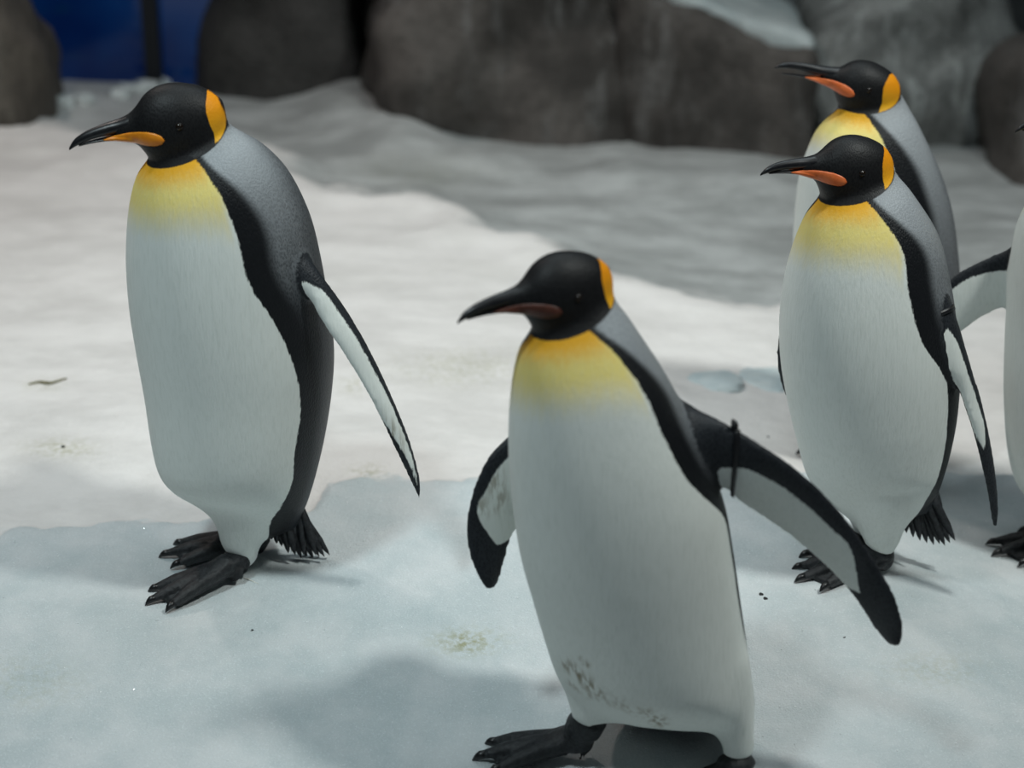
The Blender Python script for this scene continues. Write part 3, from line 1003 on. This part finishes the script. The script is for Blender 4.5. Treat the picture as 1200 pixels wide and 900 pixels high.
P1 = dict(foot=0, base_x=275, face=-45, plate='plate_orange', plate_label='bright orange bill plate',
    label='king penguin with bright orange bill plate standing alone, one flipper hanging clear of its back',
    head=dict(c=(200, 142.5), px=1.0, yaw=10, pitch=0),
    torso=[(212, 140, 258, 132, 235), (186, 170, 270, 146, 222), (170, 190, 287, 157, 232), (160, 207, 310, 172, 248), (153, 238, 338, 203, 272), (150, 275, 362, 252, 292), (150, 312, 375, 302, 303),
           (154, 360, 384, 355, 333), (162, 410, 391, 408, 354), (171, 460, 389, 457, 360), (179, 515, 381, 510, 353), (188, 552, 371, 553, 349),
           (205, 576, 361, 586, 338), (232, 594, 352, 608, 327), (255, 612, 338, 622, 318), (275, 630, 318, 632, 310)],
    legs=[dict(dy=-0.01, sec=[(236, 560, 322, 570), (246, 594, 322, 596), (254, 618, 313, 618), (261, 638, 307, 638), (274, 654, 301, 654), (284, 663, 294, 663)]),
          dict(dy=0.05, sec=[(240, 560, 320, 570), (256, 600, 315, 600), (262, 625, 305, 625), (272, 638, 296, 638)])],
    tail=dict(dy=0.03, sec=[(325, 560, 368, 560), (325, 590, 358, 592), (324, 608, 356, 610), (328, 620, 356, 622)],
              blades=blades(322, 600, 352, 592, [(318, 632), (324, 637), (330, 640), (338, 648), (346, 650), (353, 654), (360, 653), (367, 654), (374, 652), (380, 652), (386, 650), (342, 646), (356, 650), (370, 650)], 6)),
    flippers=[dict(st=[(338, 272, 322, 300, -.02, -.06, 1, 0), (352, 294, 334, 314, -.045, -.09, 1, 0), (367, 311, 347, 330, -.065, -.10, .98, 1.02), (385, 335, 364, 352, -.075, -.105, .55, 1.1), (405, 362, 381, 382, -.08, -.11, .42, 1.1),
                       (425, 395, 400, 410, -.085, -.11, .36, 1.1), (445, 434, 420, 442, -.085, -.11, .36, 1.1), (463, 474, 438, 474, -.085, -.11, .34, 1.1), (478, 510, 454, 507, -.085, -.105, .32, .9), (488, 543, 470, 541, -.085, -.10, .3, .62), (493, 566, 482, 566, -.085, -.09, .5, .5), (492.5, 582, 490, 582, -.085, -.085, 1, 0)]),
              dict(st=lerp_flipper((235, 270), (225, 480), 24, 0.17))],
    bands=[], soil=[(455, 498, 466, 520, 8, .6), (468, 525, 472, 535, 5, .5)],
    feet=[dict(heel=(278, 682), toe=(180, 708), ankle=(284, 655), ady=-0.01, rad=.017), dict(heel=(310, 650), toe=(196, 655), ankle=(285, 632), ady=0.05, rad=.02)])

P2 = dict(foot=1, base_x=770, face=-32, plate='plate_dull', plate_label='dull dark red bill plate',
    label='king penguin striding with both flippers spread wide and a dull red bill plate',
    head=dict(c=(654, 341), px=1.05, yaw=22, pitch=3),
    torso=[(650, 340, 702, 330, 676), (632, 368, 716, 345, 675), (618, 392, 732, 365, 688), (607, 412, 752, 395, 718), (600, 445, 783, 443, 752), (596, 490, 806, 488, 772),
           (596, 540, 830, 538, 800), (601, 595, 849, 590, 843), (610, 650, 859, 645, 855), (624, 700, 867, 700, 863), (637, 745, 874, 748, 872),
           (650, 785, 880, 790, 879), (664, 812, 884, 822, 882), (690, 832, 880, 845, 878), (720, 846, 850, 856, 845)],
    legs=[dict(dy=-0.01, sec=[(660, 780, 760, 790), (664, 812, 745, 815), (667, 832, 724, 834), (676, 842, 712, 844)]),
          dict(dy=-0.05, sec=[(800, 760, 878, 760), (818, 810, 884, 815), (836, 845, 885, 848), (843, 868, 884, 870), (846, 882, 882, 882)])],
    tail=dict(dy=0.09, sec=[(770, 810, 850, 815), (778, 840, 832, 842), (786, 856, 824, 856)],
              blades=blades(786, 846, 824, 846, [(784, 868), (790, 874), (796, 878), (802, 876), (808, 880), (814, 877), (820, 877), (825, 870)], 5)),
    flippers=[dict(st=[(770, 462, 778, 500, .0, -.02, 1, 0), (800, 470, 800, 520, -.03, -.04, 1, 0), (820, 480, 824, 544, -.04, -.06, 1, 0.2), (846, 494, 846, 570, -.06, -.05, .62, 1.1), (880, 514, 868, 588, -.07, -.04, .38, 1.1), (920, 540, 892, 604, -.08, -.03, .30, 1.1),
                       (955, 569, 924, 626, -.08, -.03, .28, 1.1), (985, 601, 953, 650, -.08, -.03, .26, 1.1), (1008, 632, 980, 675, -.08, -.03, .24, 1.05), (1030, 665, 1004, 704, -.07, -.04, .75, .7), (1048, 698, 1024, 735, -.08, -.04, 1, 0), (1058, 733, 1040, 754, -.075, -.05, 1, 0), (1055, 756, 1048, 758, -.07, -.065, 1, 0)]),
              dict(st=[(640, 478, 690, 530, .11, .12, 1, 0), (618, 492, 672, 560, .10, .12, .12, 1), (594, 513, 650, 585, .09, .11, .14, 1), (573, 534, 628, 602, .08, .10, .16, 1), (558, 564, 612, 615, .07, .10, .16, 1.1),
                       (549, 596, 604, 622, .06, .09, .14, 1.05), (546, 625, 597, 638, .06, .08, .6, .8), (551, 654, 591, 660, .055, .075, 1, 0), (562, 678, 585, 680, .05, .07, 1, 0), (571, 690, 578, 690, .05, .06, 1, 0)])],
    bands=[(0, 0.30, 'band_dark', (.016, .012, .010))],
    soil=[(578, 555, 586, 590, 12, .55), (562, 580, 566, 600, 8, .5), (664, 778, 700, 812, 7, .8), (700, 815, 770, 842, 6, .45), (680, 772, 688, 780, 3, .8), (668, 800, 690, 815, 4, .5), (760, 838, 775, 846, 7, .8)],
    feet=[dict(heel=(684, 893), toe=(566, 892), ankle=(694, 838), ady=-0.01, rad=.026, s=1.1), dict(heel=(868, 924), toe=(795, 940), ankle=(863, 884), ady=-0.05, rad=.021, s=1.1)])

P3 = dict(foot=2, base_x=1025, face=-45, plate='plate_coral', plate_label='coral orange bill plate',
    label='king penguin with tucked neck and pale flipper tag, standing close in front of another penguin',
    head=dict(c=(992.5, 196), px=0.86, yaw=10, pitch=11, ps=-12),
    torso=[(985, 195, 1036, 186, 1010), (968, 218, 1046, 198, 1000), (956, 236, 1058, 212, 1006), (943, 256, 1072, 230, 1020), (929, 292, 1098, 272, 1044), (919, 332, 1111, 322, 1049),
           (914, 380, 1119, 374, 1062), (916, 430, 1123, 425, 1093), (925, 480, 1120, 478, 1097), (935, 520, 1113, 520, 1094), (946, 557, 1104, 556, 1087), (965, 586, 1096, 580, 1078), (988, 602, 1082, 598, 1068), (1006, 618, 1062, 614, 1058)],
    legs=[dict(dy=-0.01, sec=[(975, 570, 1090, 565), (992, 596, 1078, 588), (1003, 616, 1063, 612), (1012, 634, 1054, 632), (1026, 646, 1047, 646)]),
          dict(dy=0.05, sec=[(975, 570, 1060, 570), (990, 598, 1050, 596), (997, 616, 1040, 616), (1003, 630, 1025, 630)])],
    tail=dict(dy=0.03, sec=[(1060, 545, 1102, 545), (1062, 572, 1098, 572), (1062, 588, 1098, 588), (1066, 602, 1098, 603)],
              blades=blades(1062, 578, 1096, 574, [(1058, 614), (1062, 624), (1070, 629), (1078, 633), (1086, 636), (1094, 638), (1101, 637), (1107, 639), (1113, 636), (1119, 633), (1074, 626), (1090, 630), (1104, 632)], 6)),
    flippers=[dict(st=[(1085, 320, 1072, 340, -.02, -.05, 1, 0), (1104, 343, 1082, 358, -.05, -.09, 1, 0), (1117, 372, 1094, 382, -.065, -.10, .8, 1.1), (1127, 400, 1104, 406, -.07, -.105, .58, 1.1), (1137, 430, 1114, 434, -.075, -.105, .50, 1.1),
                       (1147, 465, 1127, 465, -.075, -.10, .50, 1.1), (1155, 500, 1140, 500, -.075, -.10, .50, 1.1), (1162, 535, 1149, 535, -.075, -.095, .9, .7), (1167, 572, 1157, 570, -.075, -.09, 1, 0), (1168, 600, 1162, 598, -.075, -.085, 1, 0), (1166.5, 617, 1165, 617, -.075, -.08, 1, 0)]),
              dict(dark=True, st=[(950, 330, 990, 330, .09, .10, 1, 0), (925, 360, 975, 365, .10, .11, 1, 0), (913, 388, 960, 395, .10, .11, 1, 0), (909, 414, 950, 420, .09, .10, 1, 0), (912, 443, 943, 445, .085, .09, 1, 0), (920, 466, 936, 466, .08, .085, 1, 0), (928, 480, 932, 480, .08, .08, 1, 0)])],
    clasp='band_pale', bands=[(0, 0.16, 'band_dark', (.010, .012, .009))],
    feet=[dict(heel=(1036, 670), toe=(940, 682), ankle=(1036, 640), ady=-0.01, rad=.019), dict(heel=(1018, 652), toe=(950, 664), ankle=(1008, 618), ady=0.05, rad=.02)])

P4 = dict(foot=4, base_x=1040, face=-50, plate='plate_coral', plate_label='long coral orange bill plate',
    label='king penguin with a stretched neck and raised bill, standing behind another penguin',
    head=dict(c=(1009, 99), px=0.73, yaw=-4, pitch=20, vs=0.88, ps=-45, bill=1.25, gape=0.10, hv=0.95),
    torso=[(998, 100, 1040, 92, 1010), (985, 122, 1055, 108, 1002), (968, 140, 1066, 128, 1012), (953, 162, 1078, 150, 1024), (938, 205, 1100, 198, 1040), (932, 252, 1114, 245, 1055), (930, 300, 1121, 298, 1062), (932, 350, 1124, 348, 1075),
           (938, 400, 1122, 398, 1090), (946, 440, 1116, 438, 1092), (960, 475, 1106, 472, 1088), (985, 496, 1092, 494, 1078), (1005, 506, 1070, 505, 1062)],
    legs=[dict(dy=-0.01, sec=[(985, 460, 1080, 460), (1005, 490, 1060, 490), (1015, 508, 1048, 508), (1022, 514, 1040, 514)]),
          dict(dy=0.05, sec=[(985, 455, 1070, 455), (1000, 480, 1050, 480), (1010, 496, 1040, 496)])],
    flippers=[dict(st=lerp_flipper((1070, 240), (1085, 430), 20, -0.10)), dict(st=lerp_flipper((990, 235), (985, 420), 20, 0.14))],
    feet=[dict(heel=(1035, 530), toe=(950, 545), ankle=(1032, 508), ady=-0.01), dict(heel=(1045, 518), toe=(965, 525), ankle=(1026, 490), ady=0.05)], sl=0.42)

P5 = dict(foot=3, base_x=1290, face=-42, plate='plate_coral', plate_label='coral orange bill plate',
    label='king penguin walking in from the side, one flipper reaching behind its neighbours',
    head=dict(c=(1282, 142), px=0.80, yaw=10, pitch=8),
    torso=[(1275, 142, 1325, 134, 1300), (1255, 168, 1335, 150, 1292), (1238, 188, 1350, 166, 1300), (1222, 212, 1366, 190, 1312), (1198, 258, 1384, 240, 1330), (1188, 300, 1395, 292, 1338),
           (1183, 360, 1402, 354, 1352), (1180, 430, 1402, 425, 1374), (1180, 480, 1396, 478, 1376), (1184, 530, 1386, 530, 1366), (1194, 566, 1372, 562, 1356), (1212, 588, 1352, 584, 1340), (1236, 602, 1330, 600, 1322)],
    legs=[dict(dy=-0.01, sec=[(1220, 560, 1330, 560), (1236, 590, 1310, 588), (1246, 612, 1298, 610), (1258, 632, 1284, 632)]),
          dict(dy=0.05, sec=[(1215, 560, 1300, 560), (1228, 588, 1285, 588), (1238, 608, 1275, 608), (1248, 620, 1268, 620)])],
    tail=dict(dy=0.05, sec=[(1320, 545, 1376, 545), (1330, 575, 1368, 575), (1334, 600, 1378, 600)],
              blades=blades(1334, 596, 1374, 594, [(1338, 622), (1346, 626), (1354, 628), (1362, 628), (1370, 627), (1380, 624)], 4.5)),
    flippers=[dict(st=lerp_flipper((1355, 300), (1420, 520), 20, -0.09)),
              dict(st=[(1240, 268, 1245, 350, .05, .06, 1, 0), (1215, 276, 1215, 358, .06, .07, .5, 1.1), (1189, 287, 1186, 360, .07, .08, .36, 1.1), (1160, 301, 1160, 367, .075, .085, .22, 1.1), (1124, 319, 1136, 382, .08, .09, .15, 1.1),
                       (1095, 345, 1115, 400, .085, .095, .2, 1.1), (1072, 378, 1096, 420, .085, .095, .3, 1), (1060, 410, 1078, 436, .085, .095, 1, 0), (1056, 436, 1062, 442, .085, .09, 1, 0)])],
    feet=[dict(heel=(1262, 646), toe=(1170, 652), ankle=(1268, 622), ady=-0.01), dict(heel=(1268, 640), toe=(1196, 634), ankle=(1256, 606), ady=0.05)])

for D in (P1, P2, P3, P4, P5):
    penguin(D)

# ------------------------------------------------------------------ small things on the snow
def lump(name, px, py, size, mat, label, cat, seed, flat=0.6, lift=0.3, group=None, voxel=None, amp=0.25, dim=None):
    g = ground_at(px, py)
    bm = bmesh.new(); bmesh.ops.create_icosphere(bm, subdivisions=4, radius=1.0)
    V = np.array([v.co for v in bm.verts]); Fc = [[v.index for v in f.verts] for f in bm.faces]; bm.free()
    V = np.sign(V) * np.abs(V) ** 0.8
    V = V * (1 + amp * fbm(V * 1.6 + seed, 4, seed))[:, None]
    V = V * (np.array([1, 1, flat]) if dim is None else np.array(dim)) * size
    V = V + np.array([g[0], g[1], g[2] + size * flat * lift])
    o = mesh_np(name, V, Fc, mat)
    tag(o, label, cat, group)
    return o

M['clear_ice'] = mat_simple('glistening_ice', (0.55, 0.60, 0.60), 0.12, 0.8, 20, (0.75, 0.8, 0.8), 0.8, 0.02)
M['blue_ice'] = mat_simple('pale_blue_ice', (0.52, 0.60, 0.62), 0.4, 0.5, 12, (0.66, 0.71, 0.71), 0.4, 0.01)
M['weed'] = mat_simple('olive_scrap', (0.10, 0.085, 0.025), 0.7, 0.3, 120, (0.22, 0.19, 0.07), 0.5)
M['grit'] = mat_simple('dark_grit', (0.02, 0.02, 0.02), 0.8)
M['quill'] = mat_simple('pale_feather', (0.75, 0.74, 0.68), 0.6)
for i, (px_, py_, sz) in enumerate([(76, 121, .030), (172, 108, .045), (190, 100, .035), (205, 110, .03), (140, 112, .03), (100, 118, .028), (150, 106, .03)]):
    lump('ice_chunk', px_, py_, sz, M['clear_ice'], 'glistening lump of ice at the edge of the blue tank', 'ice chunk', 40 + i, 0.6, 0.3, 'glistening ice lumps by the tank')
lump('ice_block', 838, 446, 0.075, M['blue_ice'], 'pale blue block of ice half sunk in the snow', 'ice block', 61, 0.35, -0.5, amp=0.15, dim=(.8, .8, .36))
lump('ice_block', 893, 446, 0.075, M['blue_ice'], 'bluish grey slab of ice beside the pale half sunk ice block', 'ice block', 63, 0.3, -0.5, amp=0.15, dim=(.7, 1.0, .32))

def scrap(name, pts, wd, mat, label, cat, group=None):
    P = np.array([ground_at(*p) for p in pts])
    P[:, 2] += 0.003
    P = cat_rom(P, 14)
    R = []
    for i, p in enumerate(P):
        u = i / 13
        t = P[min(i + 1, 13)] - P[max(i - 1, 0)]; t /= np.linalg.norm(t)
        s_ = np.cross(t, [0, 0, 1]); s_ /= np.linalg.norm(s_)
        ww = wd * (0.25 + math.sin(math.pi * min(u * 1.05, 1)) * 0.75)
        R.append([p + s_ * ww, p + np.array([0, 0, .35 * wd]), p - s_ * ww, p - np.array([0, 0, .35 * wd])])
    V, Fc = ring_loft(np.array(R))
    o = mesh_np(name, V, Fc, mat)
    return tag(o, label, cat, group)
scrap('weed_scrap', [(34, 452), (46, 449), (60, 450), (78, 445)], 0.006, M['weed'], 'olive brown scrap lying on the pale snow', 'scrap')
scrap('feather', [(285, 679), (292, 681), (303, 686)], 0.0018, M['quill'], 'thin pale feather lying at the heel of a penguin', 'feather')
for px_, py_ in [(892, 697), (897, 702), (989, 748), (296, 740), (74, 524), (900, 513)]:
    lump('grit', px_, py_, 0.0035, M['grit'], 'tiny dark crumb of grit lying on the snow', 'grit', 71, 0.6, 0.3, 'crumbs of grit on the snow')

# loose ice grains that sparkle on the slush: nobody could count them
n = 2300
gx = rng.uniform(-1.1, 1.25, n); gy = rng.uniform(2.45, 3.75, n)
gzv, gf, _ = terrain(gx, gy)
ok = gf > 0.02
gx, gy, gzv = gx[ok], gy[ok], gzv[ok]
n = len(gx)
sz = 0.0006 + 0.0016 * rng.uniform(0, 1, n) ** 2
base6 = np.array([(1, 0, 0), (0, 1, 0), (-1, 0, 0), (0, -1, 0), (0, 0, 1), (0, 0, -1)], float)
f8 = np.array([(0, 1, 4), (1, 2, 4), (2, 3, 4), (3, 0, 4), (1, 0, 5), (2, 1, 5), (3, 2, 5), (0, 3, 5)])
ang = rng.uniform(0, 2 * math.pi, (n, 3))
cx_, sx_ = np.cos(ang[:, 0]), np.sin(ang[:, 0]); cz_, sz_ = np.cos(ang[:, 1]), np.sin(ang[:, 1])
B = np.repeat(base6[None], n, 0) * np.array([1, 0.8, 0.5])
B = np.stack([B[..., 0], B[..., 1] * cx_[:, None] - B[..., 2] * sx_[:, None], B[..., 1] * sx_[:, None] + B[..., 2] * cx_[:, None]], -1)
B = np.stack([B[..., 0] * cz_[:, None] - B[..., 1] * sz_[:, None], B[..., 0] * sz_[:, None] + B[..., 1] * cz_[:, None], B[..., 2]], -1)
B = B * sz[:, None, None] + np.stack([gx, gy, gzv + 0.0006], 1)[:, None]
FF = (f8[None] + (np.arange(n) * 6)[:, None, None]).reshape(-1, 3)
M['grain'] = mat_simple('ice_grain', (0.93, 0.96, 0.97), 0.10, 1.0)
g = mesh_np('ice_grains', B.reshape(-1, 3), FF, M['grain'], None, smooth=False)
tag(g, 'loose glittering ice grains scattered over the wet front snow', 'ice grains', kind='stuff')
